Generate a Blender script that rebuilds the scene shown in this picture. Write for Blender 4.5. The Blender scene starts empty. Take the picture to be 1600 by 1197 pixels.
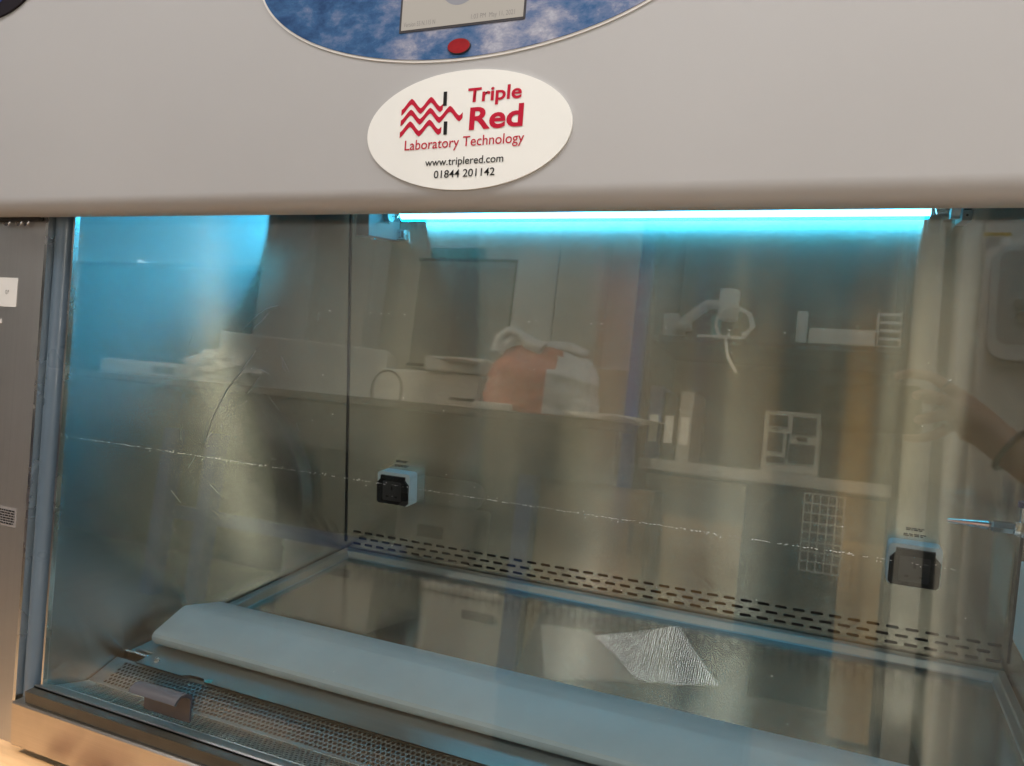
import bpy, bmesh, math, random
from mathutils import Vector, Matrix
random.seed(7)
sc = bpy.context.scene
COL = sc.collection

# ------------------------------------------------------------------ camera
def make_camera():
    f, cx, cy, cz, yaw, pitch, roll = 1206.76, 0.92503, -1.33303, 0.53035, -0.396477, -0.106342, 0.0377795
    fw = Vector((math.sin(yaw)*math.cos(pitch), math.cos(yaw)*math.cos(pitch), math.sin(pitch)))
    r = fw.cross(Vector((0, 0, 1))).normalized(); u = r.cross(fw)
    c, s = math.cos(roll), math.sin(roll)
    R, U = c*r + s*u, -s*r + c*u
    cam = bpy.data.cameras.new('camera'); o = bpy.data.objects.new('camera', cam); COL.objects.link(o)
    m = Matrix((R, U, -fw)).transposed().to_4x4(); m.translation = (cx, cy, cz)
    o.matrix_world = m
    cam.sensor_width = 36; cam.lens = 36*f/1600
    cam.clip_start = 0.002; cam.clip_end = 60
    sc.camera = o
    return Vector((cx, cy, cz)), R, U, fw
CAM, CR, CU, CF = make_camera()

# ------------------------------------------------------------------ light and exposure
sc.view_settings.view_transform = 'Standard'; sc.view_settings.look = 'None'
sc.view_settings.exposure = 0.0; sc.view_settings.gamma = 1.0
sc.view_settings.use_curve_mapping = False
w = bpy.data.worlds.new('World'); sc.world = w; w.use_nodes = True
bg = w.node_tree.nodes['Background']; bg.inputs[0].default_value = (1.0, 0.97, 0.945, 1); bg.inputs[1].default_value = 0.06

def area(name, loc, target, sx, sy, power, col, spread=None):
    l = bpy.data.lights.new(name, 'AREA'); l.shape = 'RECTANGLE'; l.size = sx; l.size_y = sy; l.energy = power; l.color = col
    o = bpy.data.objects.new(name, l); COL.objects.link(o); o.location = loc
    o.rotation_euler = (Vector(target)-Vector(loc)).to_track_quat('-Z', 'Y').to_euler()
    if spread: l.spread = math.radians(spread)
    return o
area('ceiling_light', (0.0, -1.7, 2.7), (0.0, -2.8, 0), 3.4, 0.8, 72, (1.0, 0.97, 0.94))
area('freezer_fill_light', (1.45, -0.98, 2.0), (1.2, -2.5, 0.6), 1.0, 1.0, 22, (1.0, 0.97, 0.94))  # added fill for the freezer, shelves and hand, no window here
area('warm_side_fill_light', (-3.4, -1.0, 1.3), (0.5, -2.5, -0.25), 0.9, 1.2, 27, (1.0, 0.82, 0.60), 46)  # added warm fill for the box fronts and cupboards, no window modelled
def spot(name, loc, target, power, deg, col, r=.03):
    l = bpy.data.lights.new(name, 'SPOT'); l.energy = power; l.color = col; l.spot_size = math.radians(deg); l.spot_blend = .25; l.shadow_soft_size = r
    o = bpy.data.objects.new(name, l); COL.objects.link(o); o.location = loc
    o.rotation_euler = (Vector(target)-Vector(loc)).to_track_quat('-Z', 'Y').to_euler()
spot('sun_patch_light', (-.35, -1.5, 1.6), (.0, -.92, -.09), 120, 15, (1.0, 0.74, 0.46))
spot('door_fill_light', (.25, -1.05, 2.3), (.76, -2.5, -.10), 560, 22, (1.0, 0.82, 0.56))  # added spot to warm and brighten the lower doors and floor

sc.cycles.use_denoising = True
sc.cycles.max_bounces = 12; sc.cycles.glossy_bounces = 6; sc.cycles.diffuse_bounces = 3
sc.cycles.transparent_max_bounces = 24; sc.cycles.transmission_bounces = 6
sc.cycles.sample_clamp_indirect = 8.0; sc.cycles.blur_glossy = 0.0

# ------------------------------------------------------------------ materials
def lin(h):
    h = h.lstrip('#'); v = [int(h[i:i+2], 16)/255 for i in (0, 2, 4)]
    return tuple((x/12.92 if x <= .04045 else ((x+.055)/1.055)**2.4) for x in v)+(1,)

def base(name):
    m = bpy.data.materials.new(name); m.use_nodes = True; nt = m.node_tree
    return m, nt, nt.nodes['Principled BSDF']
def node(nt, t, **kw):
    n = nt.nodes.new(t)
    for k, v in kw.items(): setattr(n, k, v)
    return n
def coords(nt, scale):
    g = node(nt, 'ShaderNodeNewGeometry'); mp = node(nt, 'ShaderNodeMapping'); mp.inputs['Scale'].default_value = scale
    nt.links.new(g.outputs['Position'], mp.inputs['Vector'])
    return mp.outputs['Vector']
def noise(nt, scale, detail=4, rough=.55, vs=(1, 1, 1)):
    n = node(nt, 'ShaderNodeTexNoise'); n.inputs['Scale'].default_value = scale; n.inputs['Detail'].default_value = detail
    n.inputs['Roughness'].default_value = rough
    nt.links.new(coords(nt, vs), n.inputs['Vector']); return n.outputs['Fac']
def ramp(nt, fac, stops):
    r = node(nt, 'ShaderNodeValToRGB'); e = r.color_ramp.elements
    while len(e) < len(stops): e.new(.5)
    for el, (p, c) in zip(e, stops): el.position = p; el.color = c if len(c) == 4 else tuple(c)+(1,)
    nt.links.new(fac, r.inputs['Fac']); return r.outputs['Color']
def maprange(nt, fac, lo, hi, a=0.3, b=.7):
    r = node(nt, 'ShaderNodeMapRange'); r.inputs[1].default_value = a; r.inputs[2].default_value = b
    r.inputs[3].default_value = lo; r.inputs[4].default_value = hi
    nt.links.new(fac, r.inputs[0]); return r.outputs[0]

def paint(name, c, rough=.5, var=.06, scale=6, bump=0.0, bscale=400, metallic=0, coat=0, spec=.5, vs=(1, 1, 1)):
    m, nt, b = base(name)
    c = lin(c) if isinstance(c, str) else tuple(c)+(1,)
    lo = tuple(x*(1-var) for x in c[:3])+(1,); hi = tuple(min(1, x*(1+var)) for x in c[:3])+(1,)
    nt.links.new(ramp(nt, noise(nt, scale, 5, .6, vs), [(.3, lo), (.7, hi)]), b.inputs['Base Color'])
    nt.links.new(maprange(nt, noise(nt, scale*3, 3), max(.02, rough-.06), rough+.06), b.inputs['Roughness'])
    b.inputs['Metallic'].default_value = metallic; b.inputs['Coat Weight'].default_value = coat
    b.inputs['Specular IOR Level'].default_value = spec
    if bump:
        bp = node(nt, 'ShaderNodeBump'); bp.inputs['Strength'].default_value = bump; bp.inputs['Distance'].default_value = .001
        nt.links.new(noise(nt, bscale, 2), bp.inputs['Height']); nt.links.new(bp.outputs['Normal'], b.inputs['Normal'])
    return m

def steel(name, tangent, brush, c=(.56, .55, .53), rough=.3, aniso=.8, stain=.25, bump=.0, dirt=.06, aniso_deep=None):
    """brushed stainless: fine lines along the axis with the small number in brush, reflections spread along tangent"""
    m, nt, b = base(name)
    b.inputs['Metallic'].default_value = 1
    fine = noise(nt, 1.0, 3, .7, brush)
    big = noise(nt, 3.2, 6, .65)
    mix = node(nt, 'ShaderNodeMix', data_type='RGBA', blend_type='MULTIPLY'); mix.inputs[0].default_value = 1
    nt.links.new(ramp(nt, fine, [(.25, tuple(x*(1-dirt) for x in c)), (.75, tuple(min(1, x*(1+dirt)) for x in c))]), mix.inputs[6])
    nt.links.new(ramp(nt, big, [(.30, (1-stain, 1-stain, 1-stain*1.05)), (.62, (1, 1, 1))]), mix.inputs[7])
    nt.links.new(mix.outputs[2], b.inputs['Base Color'])
    ad = node(nt, 'ShaderNodeMath', operation='ADD')
    nt.links.new(maprange(nt, big, rough+.12*stain, rough-.06*stain), ad.inputs[0]); nt.links.new(maprange(nt, fine, -.015, .02), ad.inputs[1])
    nt.links.new(ad.outputs[0], b.inputs['Roughness'])
    if aniso_deep:                      # strongly one-directional polish
        gl = node(nt, 'ShaderNodeBsdfAnisotropic', distribution=aniso_deep[2])
        nt.links.new(mix.outputs[2], gl.inputs['Color'])
        gl.inputs['Roughness'].default_value = aniso_deep[0]; gl.inputs['Anisotropy'].default_value = -aniso_deep[1]
        t = node(nt, 'ShaderNodeCombineXYZ')
        for i in range(3): t.inputs[i].default_value = tangent[i]
        nt.links.new(t.outputs[0], gl.inputs['Tangent'])
        nt.links.new(gl.outputs[0], nt.nodes['Material Output'].inputs['Surface'])
        return m
    b.inputs['Anisotropic'].default_value = aniso
    t = node(nt, 'ShaderNodeCombineXYZ')
    for i in range(3): t.inputs[i].default_value = tangent[i]
    nt.links.new(t.outputs[0], b.inputs['Tangent'])
    if bump:
        bp = node(nt, 'ShaderNodeBump'); bp.inputs['Strength'].default_value = bump; bp.inputs['Distance'].default_value = .0006
        nt.links.new(fine, bp.inputs['Height']); nt.links.new(bp.outputs['Normal'], b.inputs['Normal'])
    return m

def emis(name, c, s):
    m, nt, b = base(name)
    b.inputs['Base Color'].default_value = (.02, .02, .02, 1)
    b.inputs['Emission Color'].default_value = tuple(c)+(1,); b.inputs['Emission Strength'].default_value = s
    return m

def thin_glass(name, tint, f0=.045, rough=0.0, power=5, dust=0):
    """one face of a pane: clear transmission with a Schlick reflection"""
    m = bpy.data.materials.new(name); m.use_nodes = True; nt = m.node_tree; nt.nodes.clear()
    out = node(nt, 'ShaderNodeOutputMaterial'); mx = node(nt, 'ShaderNodeMixShader')
    tr = node(nt, 'ShaderNodeBsdfTransparent'); tr.inputs[0].default_value = tuple(tint)+(1,)
    gl = node(nt, 'ShaderNodeBsdfGlossy'); gl.inputs['Roughness'].default_value = rough; gl.inputs['Color'].default_value = (1, 1, 1, 1)
    g = node(nt, 'ShaderNodeNewGeometry'); d = node(nt, 'ShaderNodeVectorMath', operation='DOT_PRODUCT')
    nt.links.new(g.outputs['Normal'], d.inputs[0]); nt.links.new(g.outputs['Incoming'], d.inputs[1])
    a = node(nt, 'ShaderNodeMath', operation='ABSOLUTE'); nt.links.new(d.outputs['Value'], a.inputs[0])
    s = node(nt, 'ShaderNodeMath', operation='SUBTRACT'); s.inputs[0].default_value = 1; nt.links.new(a.outputs[0], s.inputs[1])
    p = node(nt, 'ShaderNodeMath', operation='POWER'); nt.links.new(s.outputs[0], p.inputs[0]); p.inputs[1].default_value = power
    q = node(nt, 'ShaderNodeMath', operation='MULTIPLY_ADD'); nt.links.new(p.outputs[0], q.inputs[0]); q.inputs[1].default_value = 1-f0; q.inputs[2].default_value = f0
    nt.links.new(q.outputs[0], mx.inputs[0]); nt.links.new(tr.outputs[0], mx.inputs[1]); nt.links.new(gl.outputs[0], mx.inputs[2])
    last = mx
    if dust:                            # wiped, dusty film
        df = node(nt, 'ShaderNodeBsdfDiffuse'); df.inputs[0].default_value = (.8, .79, .77, 1)
        md = node(nt, 'ShaderNodeMixShader')
        a1 = maprange(nt, noise(nt, 2.6, 6, .7, (1, 1, .35)), 0, dust, .42, .75); a2 = maprange(nt, noise(nt, 420, 2, .5), 0, dust*1.6, .62, .72)
        ad = node(nt, 'ShaderNodeMath', operation='ADD'); nt.links.new(a1, ad.inputs[0]); nt.links.new(a2, ad.inputs[1])
        nt.links.new(ad.outputs[0], md.inputs[0]); nt.links.new(mx.outputs[0], md.inputs[1]); nt.links.new(df.outputs[0], md.inputs[2]); last = md
    nt.links.new(last.outputs[0], out.inputs[0])
    return m

SMEAR = 900
M = dict(
    enamel=paint('grey_enamel', (.47, .458, .455), .45, .03, 2.2, .05, 1500),
    steel_back=steel('brushed_steel_back', (0, 0, 1), (4, 4, SMEAR), c=(.65, .58, .48), stain=.22, aniso_deep=(.172, .79, 'GGX')),
    steel_side=steel('brushed_steel_side', (0, 0, 1), (4, 4, SMEAR), c=(.60, .60, .59), stain=.06, aniso_deep=(.22, .82, 'BECKMANN')),
    steel_tray=steel('brushed_steel_tray', (0, 1, 0), (4, 4, 60), rough=.20, aniso=.7, stain=.0, dirt=.05),
    steel_rim=steel('tray_rim_steel', (0, 1, 0), (4, 300, 300), c=(.42, .42, .405), rough=.34, aniso=.8, stain=.1),
    steel_post=steel('brushed_steel_post', (0, 0, 1), (SMEAR, 4, 4), c=(.60, .585, .57), rough=.46, aniso=.3, stain=.12),
    steel_sill=steel('sill_steel', (0, 0, 1), (4, 4, 500), c=(.62, .56, .50), rough=.3, aniso=.6, stain=.2),
    steel_grille=steel('grille_steel', (1, 0, 0), (200, 200, 200), c=(.66, .69, .68), rough=.34, aniso=.0, stain=.12, bump=0),
    edge=paint('polished_edge', (.85, .85, .84), .25, .02, metallic=1),
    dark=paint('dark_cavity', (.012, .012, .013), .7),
    gasket=paint('blue_grey_gasket', (.115, .165, .215), .32, .08, 5, .2, 300, coat=.3),
    ledge_dark=paint('brown_black_reflection', (.045, .04, .03), .35, .2, 30, vs=(1, 20, 20)),  # dark reflection of the steel ledge put into the colour
    gapdark=paint('black_rubber', (.015, .015, .016), .6),
    armrest=paint('armrest_coating', (.37, .395, .41), .42, .06, 14, .2, 700),
    handle=paint('mauve_grey_plastic', (.075, .070, .077), .38, .03),
    white_sticker=paint('sticker_gloss', (.88, .865, .82), .35, .01, spec=.3),
    red_ink=paint('red_ink', (.50, .008, .035), .5, .02, spec=.15),
    black_ink=paint('black_ink', (.012, .011, .011), .5, .02, spec=.15),
    grey_ink=paint('grey_ink', (.22, .21, .20), .5, .02),
    screen=emis('screen_glow', (.50, .44, .37), .75),
    screen_grey=emis('screen_grey', (.30, .29, .31), .75),
    screen_frame=paint('screen_frame', (.03, .025, .03), .4),
    led=paint('red_lens', (.30, .004, .008), .35, .2, 90, spec=.2),
    badge_dark=paint('dark_badge', (.012, .008, .012), .6, .1, spec=.2),
    badge_blue=paint('blue_badge', (.03, .05, .20), .6, .1, spec=.2),
    sock_white=paint('socket_white', (.78, .80, .82), .35, .02),
    sock_black=paint('smoked_cover', (.008, .007, .008), .3, .1, spec=.2),
    sock_in=paint('socket_face', (.028, .024, .026), .35, .05),
    chrome=paint('chrome', (.75, .76, .78), .14, .03, metallic=1),
    brass=paint('blue_cap', (.01, .02, .11), .35),
    clear=thin_glass('clear_plastic', (.86, .90, .92), .10),
    pane=thin_glass('sash_pane', (.90, .935, .925), .042, dust=.006),
    label_white=paint('paper_label', (.80, .77, .73), .5, .02),
    label_grey=paint('metal_label', (.30, .28, .27), .4, .03),
    label_yellow=paint('warning_yellow', (.62, .42, .03), .4),
    scratch=paint('scratch_white', (.68, .67, .65), .5),
    tube_core=emis('plasma_core', (.19, .74, 1.05), 10.5),
    tube_glow=emis('plasma_glow', (.0, .62, .85), 4.2),
    metal_cap=paint('lamp_cap', (.6, .6, .6), .3, .02, metallic=1),
    clip=paint('lamp_clip', (.36, .36, .34), .4, .02),
    floor=paint('tan_lino_floor', (.19, .135, .08), .45, .15, 4),
    wall=paint('emulsion_wall', (.74, .71, .66), .7, .03, 2),
    wall_cream=paint('cream_wall', (.70, .63, .52), .7, .03, 2),
    white=paint('white_laminate', (.76, .76, .74), .4, .02),
    offwhite=paint('offwhite_plastic', (.66, .65, .62), .45, .04),
    grey=paint('mid_grey', (.25, .25, .25), .5, .05),
    worktop=paint('grey_worktop', (.13, .125, .12), .4, .08),
    handle_grey=paint('grey_plastic', (.55, .55, .56), .4, .03),
    board_grey=paint('board_grey', (.36, .36, .35), .5, .05),
    charcoal=paint('charcoal_panel', (.035, .036, .04), .5, .1),
    bluepaint=paint('blue_frame_paint', (.035, .085, .28), .35, .05),
    wood=paint('light_wood', (.46, .31, .15), .5, .16, 3, 0, 0, vs=(12, 12, 1)),
    brown_glass=paint('amber_glass', (.10, .045, .015), .15, .1),
    dark_wood=paint('brown_wood', (.22, .14, .065), .5, .16, 3, vs=(12, 12, 1)),
    plank=paint('pine_plank', (.55, .36, .20), .55, .22, 5, .3, 200, vs=(1.5, 14, 14)),
    bark=paint('splintered_wood', (.25, .10, .055), .8, .4, 60, .8, 150),
    card=paint('cardboard', (.46, .34, .21), .7, .05),
    teal=paint('teal_plastic', (.04, .32, .36), .4),
    bag_white=paint('carrier_bag_white', (.74, .74, .76), .3, .14, 18, 1.0, 30),
    bag_red=paint('carrier_bag_orange', (.60, .17, .11), .3, .2, 18, 1.0, 30),
    crumple=paint('crumpled_paper', (.50, .49, .48), .7, .05, 20, 1.0, 25),
    paper=paint('paper', (.82, .81, .78), .6, .03),
    skin=paint('skin', (.52, .30, .22), .5, .08, 20, .2, 300),
    cloth=paint('dark_clothing', (.03, .03, .036), .85, .2, 20),
    hair=paint('hair', (.05, .03, .02), .6, .3, 60),
    phone=paint('phone_back', (.012, .012, .014), .18, .05, coat=.5),
    bracelet=paint('bracelet', (.09, .08, .09), .3, .2, 60, metallic=.8),
    window=emis('daylight_pane', (1.0, .93, .82), 80),
    streak_glow=emis('streak_panel_glow', (.93, .97, 1.0), 22),  # glow of the added panels that band the steel
    window_small=emis('daylight_small_pane', (.86, .95, 1.0), 4.0),
    rubber=paint('cable_black', (.03, .03, .03), .5),
)
def foil_mat():
    m, nt, b = base('foil_bubble_wrap'); b.inputs['Metallic'].default_value = 1
    b.inputs['Base Color'].default_value = (.90, .91, .93, 1); b.inputs['Roughness'].default_value = .17
    v = node(nt, 'ShaderNodeTexWave'); v.inputs['Scale'].default_value = 30; v.inputs['Distortion'].default_value = 1.2; v.inputs['Detail Scale'].default_value = 3
    nt.links.new(coords(nt, (1, .4, .6)), v.inputs['Vector'])
    n_ = noise(nt, 60, 3, .6)
    ad = node(nt, 'ShaderNodeMath', operation='MULTIPLY_ADD'); nt.links.new(n_, ad.inputs[0]); ad.inputs[1].default_value = .9; nt.links.new(v.outputs['Fac'], ad.inputs[2])
    bp = node(nt, 'ShaderNodeBump'); bp.inputs['Strength'].default_value = .7; bp.inputs['Distance'].default_value = .0035
    nt.links.new(ad.outputs[0], bp.inputs['Height']); nt.links.new(bp.outputs['Normal'], b.inputs['Normal'])
    return m
M['foil'] = foil_mat()
def cloud_mat():
    m, nt, b = base('cloud_print'); b.inputs['Roughness'].default_value = .4; b.inputs['Specular IOR Level'].default_value = .2
    n1 = node(nt, 'ShaderNodeTexNoise'); n1.inputs['Scale'].default_value = 24; n1.inputs['Detail'].default_value = 14; n1.inputs['Roughness'].default_value = .68; n1.inputs['Distortion'].default_value = .12
    g = coords(nt, (1.0, 1, 1.7)); nt.links.new(g, n1.inputs['Vector'])
    big = noise(nt, 6, 2)
    sep = node(nt, 'ShaderNodeSeparateXYZ'); nt.links.new(coords(nt, (1, 1, 1)), sep.inputs[0])
    xr = maprange(nt, sep.outputs[0], -.07, .12, .38, .72)          # cloudier towards one end of the printed picture
    a = node(nt, 'ShaderNodeMath', operation='ADD'); nt.links.new(n1.outputs['Fac'], a.inputs[0]); nt.links.new(xr, a.inputs[1])
    a2 = node(nt, 'ShaderNodeMath', operation='MULTIPLY_ADD'); nt.links.new(big, a2.inputs[0]); a2.inputs[1].default_value = .35; nt.links.new(a.outputs[0], a2.inputs[2])
    nt.links.new(ramp(nt, a2.outputs[0], [(.52, (.012, .05, .15)), (.65, (.035, .11, .26)), (.76, (.13, .18, .32)), (.87, (.32, .33, .42)), (1.0, (.60, .59, .64))]), b.inputs['Base Color'])
    return m
M['clouds'] = cloud_mat()

# ------------------------------------------------------------------ builders
ROOT = {}
def thing(name, label, cat, loc=(0, 0, 0), group=None):
    o = bpy.data.objects.new(name, None); COL.objects.link(o); o.location = loc; o.empty_display_size = .05
    o['label'] = label; o['category'] = cat
    if group: o['group'] = group
    ROOT[o] = Vector(loc); return o
def tag(o, label, cat, group=None):
    o['label'] = label; o['category'] = cat
    if group: o['group'] = group
    return o
def obj(name, bm, mat, parent=None, smooth=False, label=None):
    me = bpy.data.meshes.new(name)
    bmesh.ops.recalc_face_normals(bm, faces=bm.faces)
    bm.to_mesh(me); bm.free()
    if smooth:
        me.polygons.foreach_set('use_smooth', [True]*len(me.polygons))
        me.set_sharp_from_angle(angle=math.radians(35 if smooth is True else smooth))
    if mat: me.materials.append(M[mat] if isinstance(mat, str) else mat)
    o = bpy.data.objects.new(name, me); COL.objects.link(o)
    if parent:
        o.parent = parent
        o.matrix_parent_inverse = Matrix.Translation(-ROOT[parent]) if parent in ROOT else Matrix()
    if label: o['label'] = label
    return o
def struct(name, bm, mat):
    o = obj(name, bm, mat); o['kind'] = 'structure'; return o
def BM(): return bmesh.new()
def box(bm, x0, x1, y0, y1, z0, z1, bev=0, seg=2, mtx=None):
    r = bmesh.ops.create_cube(bm, size=1)
    vs = r['verts']
    bmesh.ops.transform(bm, matrix=Matrix.Translation(((x0+x1)/2, (y0+y1)/2, (z0+z1)/2)) @ Matrix.Diagonal((abs(x1-x0), abs(y1-y0), abs(z1-z0), 1)), verts=vs)
    if bev:
        es = {e for v in vs for e in v.link_edges}
        q = bmesh.ops.bevel(bm, geom=list(es), offset=bev, segments=seg, affect='EDGES', profile=.5)
        vs = [v for v in q['verts']]
        vs = list({v for f in q['faces'] for v in f.verts} | set(vs))
    if mtx is not None:
        allv = set(); stack = [v for v in vs if v.is_valid]
        while stack:
            v = stack.pop()
            if v in allv: continue
            allv.add(v); stack += [e.other_vert(v) for e in v.link_edges]
        bmesh.ops.transform(bm, matrix=mtx, verts=list(allv))
    return bm
def bx(*a, **k): return box(BM(), *a, **k)
def prism(bm, pts, frame, d0, d1):
    """polygon pts (u,v) extruded from depth d0 to d1 through frame(u,v,d)"""
    A = [bm.verts.new(frame(u, v, d0)) for u, v in pts]; B = [bm.verts.new(frame(u, v, d1)) for u, v in pts]
    n = len(pts)
    bm.faces.new(A[::-1]); bm.faces.new(B)
    for i in range(n): bm.faces.new((A[i], A[(i+1) % n], B[(i+1) % n], B[i]))
    return bm
def extr_x(bm, prof, x0, x1):
    return prism(bm, prof, lambda u, v, d: (d, u, v), x0, x1)
def tube(bm, pts, r, seg=10, cap=True):
    pts = [Vector(p) for p in pts]; rs = r if isinstance(r, (list, tuple)) else [r]*len(pts)
    rings = []
    up = None
    for i, p in enumerate(pts):
        t = (pts[min(i+1, len(pts)-1)]-pts[max(i-1, 0)]).normalized()
        if up is None: up = Vector((0, 0, 1)) if abs(t.z) < .9 else Vector((1, 0, 0))
        a = t.cross(up).normalized(); b = a.cross(t); up = b
        rings.append([bm.verts.new(p+rs[i]*(math.cos(2*math.pi*j/seg)*a+math.sin(2*math.pi*j/seg)*b)) for j in range(seg)])
    for A, B in zip(rings, rings[1:]):
        for j in range(seg): bm.faces.new((A[j], A[(j+1) % seg], B[(j+1) % seg], B[j]))
    if cap: bm.faces.new(rings[0][::-1]); bm.faces.new(rings[-1])
    return bm
def rrect(x0, x1, y0, y1, r, n=5):
    out = []
    for cx, cy, a0 in ((x1-r, y1-r, 0), (x0+r, y1-r, 90), (x0+r, y0+r, 180), (x1-r, y0+r, 270)):
        for i in range(n+1):
            a = math.radians(a0+90*i/n); out.append((cx+r*math.cos(a), cy+r*math.sin(a)))
    return out
def ellipse(cx, cy, a, b, n=96): return [(cx+a*math.cos(2*math.pi*i/n), cy+b*math.sin(2*math.pi*i/n)) for i in range(n)]

# sash frame: plane through (0,-.70,0) leaning back; s runs up the slope, o out towards the room
KS = .103; LS = math.sqrt(1+KS*KS)
def S(x, s, o=0.0): return Vector((x, -.679+KS*s/LS-o/LS, s/LS+KS*o/LS))
FO = .045                                   # fascia face stands this far in front of the pane
def F(x, s, d=0.0): return S(.925+1.0493*(x-.925), .4604+1.0493*(s-.4625), FO+d)      # survey measures to fascia measures
def SL(x, s, o=0.0): return S(.925+1.0306*(x-.925), .4604+1.0306*(s-.4625), o)        # survey measures to sash measures, left end
def SR(x, s, o=0.0):
    p = SL(x, s, o); p.x = W-p.x; return p
W = 1.2

def text_bm(txt, frame, x0, x1, s0, s1=None, d0=.0002, d1=.0007, rot=0.0, bold=0.0, shear=0):
    cu = bpy.data.curves.new('lettering', 'FONT'); cu.body = txt; cu.size = 1; cu.offset = bold; cu.shear = shear; cu.resolution_u = 4
    o = bpy.data.objects.new('lettering', cu); COL.objects.link(o)
    dg = bpy.context.evaluated_depsgraph_get(); me = bpy.data.meshes.new_from_object(o.evaluated_get(dg))
    bpy.data.objects.remove(o); bpy.data.curves.remove(cu)
    bm = BM(); bm.from_mesh(me); bpy.data.meshes.remove(me)
    xs = [v.co.x for v in bm.verts]; mx, Mx = min(xs), max(xs); k = (x1-x0)/(Mx-mx)
    ky = k if s1 is None else (s1-s0)/.72
    for v in bm.verts:
        u = (v.co.x-mx)*k; q = v.co.y*ky
        v.co = frame(x0+u, s0+q+u*math.tan(rot), d1)
    return bm
def merge(*bms):
    a = bms[0]
    for b in bms[1:]:
        me = bpy.data.meshes.new('tmp'); b.to_mesh(me); b.free(); a.from_mesh(me); bpy.data.meshes.remove(me)
    return a

# ================================================================== the cabinet
W = 1.2
cab = thing('safety_cabinet', 'grey laboratory safety cabinet with steel chamber, glass sash and glowing cyan lamp', 'safety cabinet', (.6, -.35, -.075))

# fascia: sloped front with rolled lower edge, closed box behind
def fascia():
    R = .020; prof = [(.62+.0, .0)]
    p = []                                    # (s, o) outline
    sb = .6165
    p.append((1.28, FO))
    for i in range(9):
        a = math.radians(0+100*i/8); p.append((sb+R-R*math.sin(a), FO-R+R*math.cos(a)))
    p.append((sb+.001, .012)); p.append((sb+.016, .012)); p.append((1.28, .012))
    bm = BM()
    prism(bm, p, lambda s, o, d: S(d, s, o), -.125, 1.32)
    return bm
obj('fascia', fascia(), 'enamel', cab, smooth=True)

# chamber shell
bw = BM()
def wall_with_slots():
    bm = BM()
    x0, x1, z0, z1 = 0, W, -.014, .95
    def loop(pts):
        vs = [bm.verts.new((x, 0, z)) for x, z in pts]
        return [bm.edges.new((vs[i], vs[(i+1) % len(vs)])) for i in range(len(vs))]
    es = loop([(x0, z0), (x1, z0), (x1, .055), (x0, .055)])
    pit = .0281
    for row, z in enumerate((.0365, .0238, .0112)):
        for i in range(42):
            xa = .0185+i*pit+(pit/2 if row == 1 else 0)
            if xa+.019 > 1.19: continue
            h = .0024; L = .0190; pts = []
            for j in range(7):
                a = math.radians(-90+180*j/6); pts.append((xa+L-h+h*math.cos(a), z+h*math.sin(a)))
            for j in range(7):
                a = math.radians(90+180*j/6); pts.append((xa+h+h*math.cos(a), z+h*math.sin(a)))
            es += loop(pts)
    bmesh.ops.triangle_fill(bm, use_beauty=False, use_dissolve=False, edges=es, normal=(0, -1, 0))
    v = [bm.verts.new(c) for c in ((x0, 0, .055), (x1, 0, .055), (x1, 0, z1), (x0, 0, z1))]
    bm.faces.new(v)
    bmesh.ops.remove_doubles(bm, verts=bm.verts, dist=1e-5)
    r = bmesh.ops.extrude_face_region(bm, geom=list(bm.faces))
    for g in r['geom']:
        if isinstance(g, bmesh.types.BMVert): g.co.y += .0016
    return bm
bwall = obj('back_wall', wall_with_slots(), 'steel_back', cab)
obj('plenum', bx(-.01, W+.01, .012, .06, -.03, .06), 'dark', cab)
sw = BM(); prism(sw, [(0, -.10), (0, .95), (-.6715+KS*.95, .95), (-.6715-KS*.1, -.10)], lambda u, v, d: (d, u, v), -.0015, 0); obj('side_wall', sw, 'steel_side', cab)
sw = BM(); prism(sw, [(0, -.10), (0, .95), (-.6715+KS*.95, .95), (-.6715-KS*.1, -.10)], lambda u, v, d: (d, u, v), W, W+.0015); obj('side_wall', sw, 'steel_side', cab)
# dark welded corner seams
obj('corner_seam', bx(0, .0022, -.0022, -.0002, .012, .95), 'gapdark', cab); obj('corner_seam', bx(W-.0022, W, -.0022, -.0002, .012, .95), 'gapdark', cab)
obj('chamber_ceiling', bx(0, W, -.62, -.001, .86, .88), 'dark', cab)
obj('drain_pan', bx(.001, W-.001, -.69, -.003, -.10, -.085), 'grey', cab)

# front ledge behind the pane and the sill under it
lg = BM(); extr_x(lg, [(-.6640, .0015), (-.6875, .0125), (-.6895, .0115), (-.6895, -.030), (-.6870, -.030), (-.6870, .0095), (-.6640, -.0012)], .001, W-.001)
obj('ledge', lg, 'steel_rim', cab)
obj('ledge_dark_strip', bx(.001, W-.001, -.7015, -.6902, -.0062, .0095), 'ledge_dark', cab)  # dark strip added in place of the ledge face's dark reflection
sl = BM(); extr_x(sl, [(-.6895, -.0075), (-.7045, -.0065), (-.7065, -.0085), (-.7100, -.0600), (-.7080, -.064), (-.690, -.064)], -.0175, W+.05)
obj('sill', sl, 'steel_sill', cab)
obj('underframe', bx(-.10, W+.10, -.685, .03, -.075, -.0655), 'steel_sill', cab)

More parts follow.
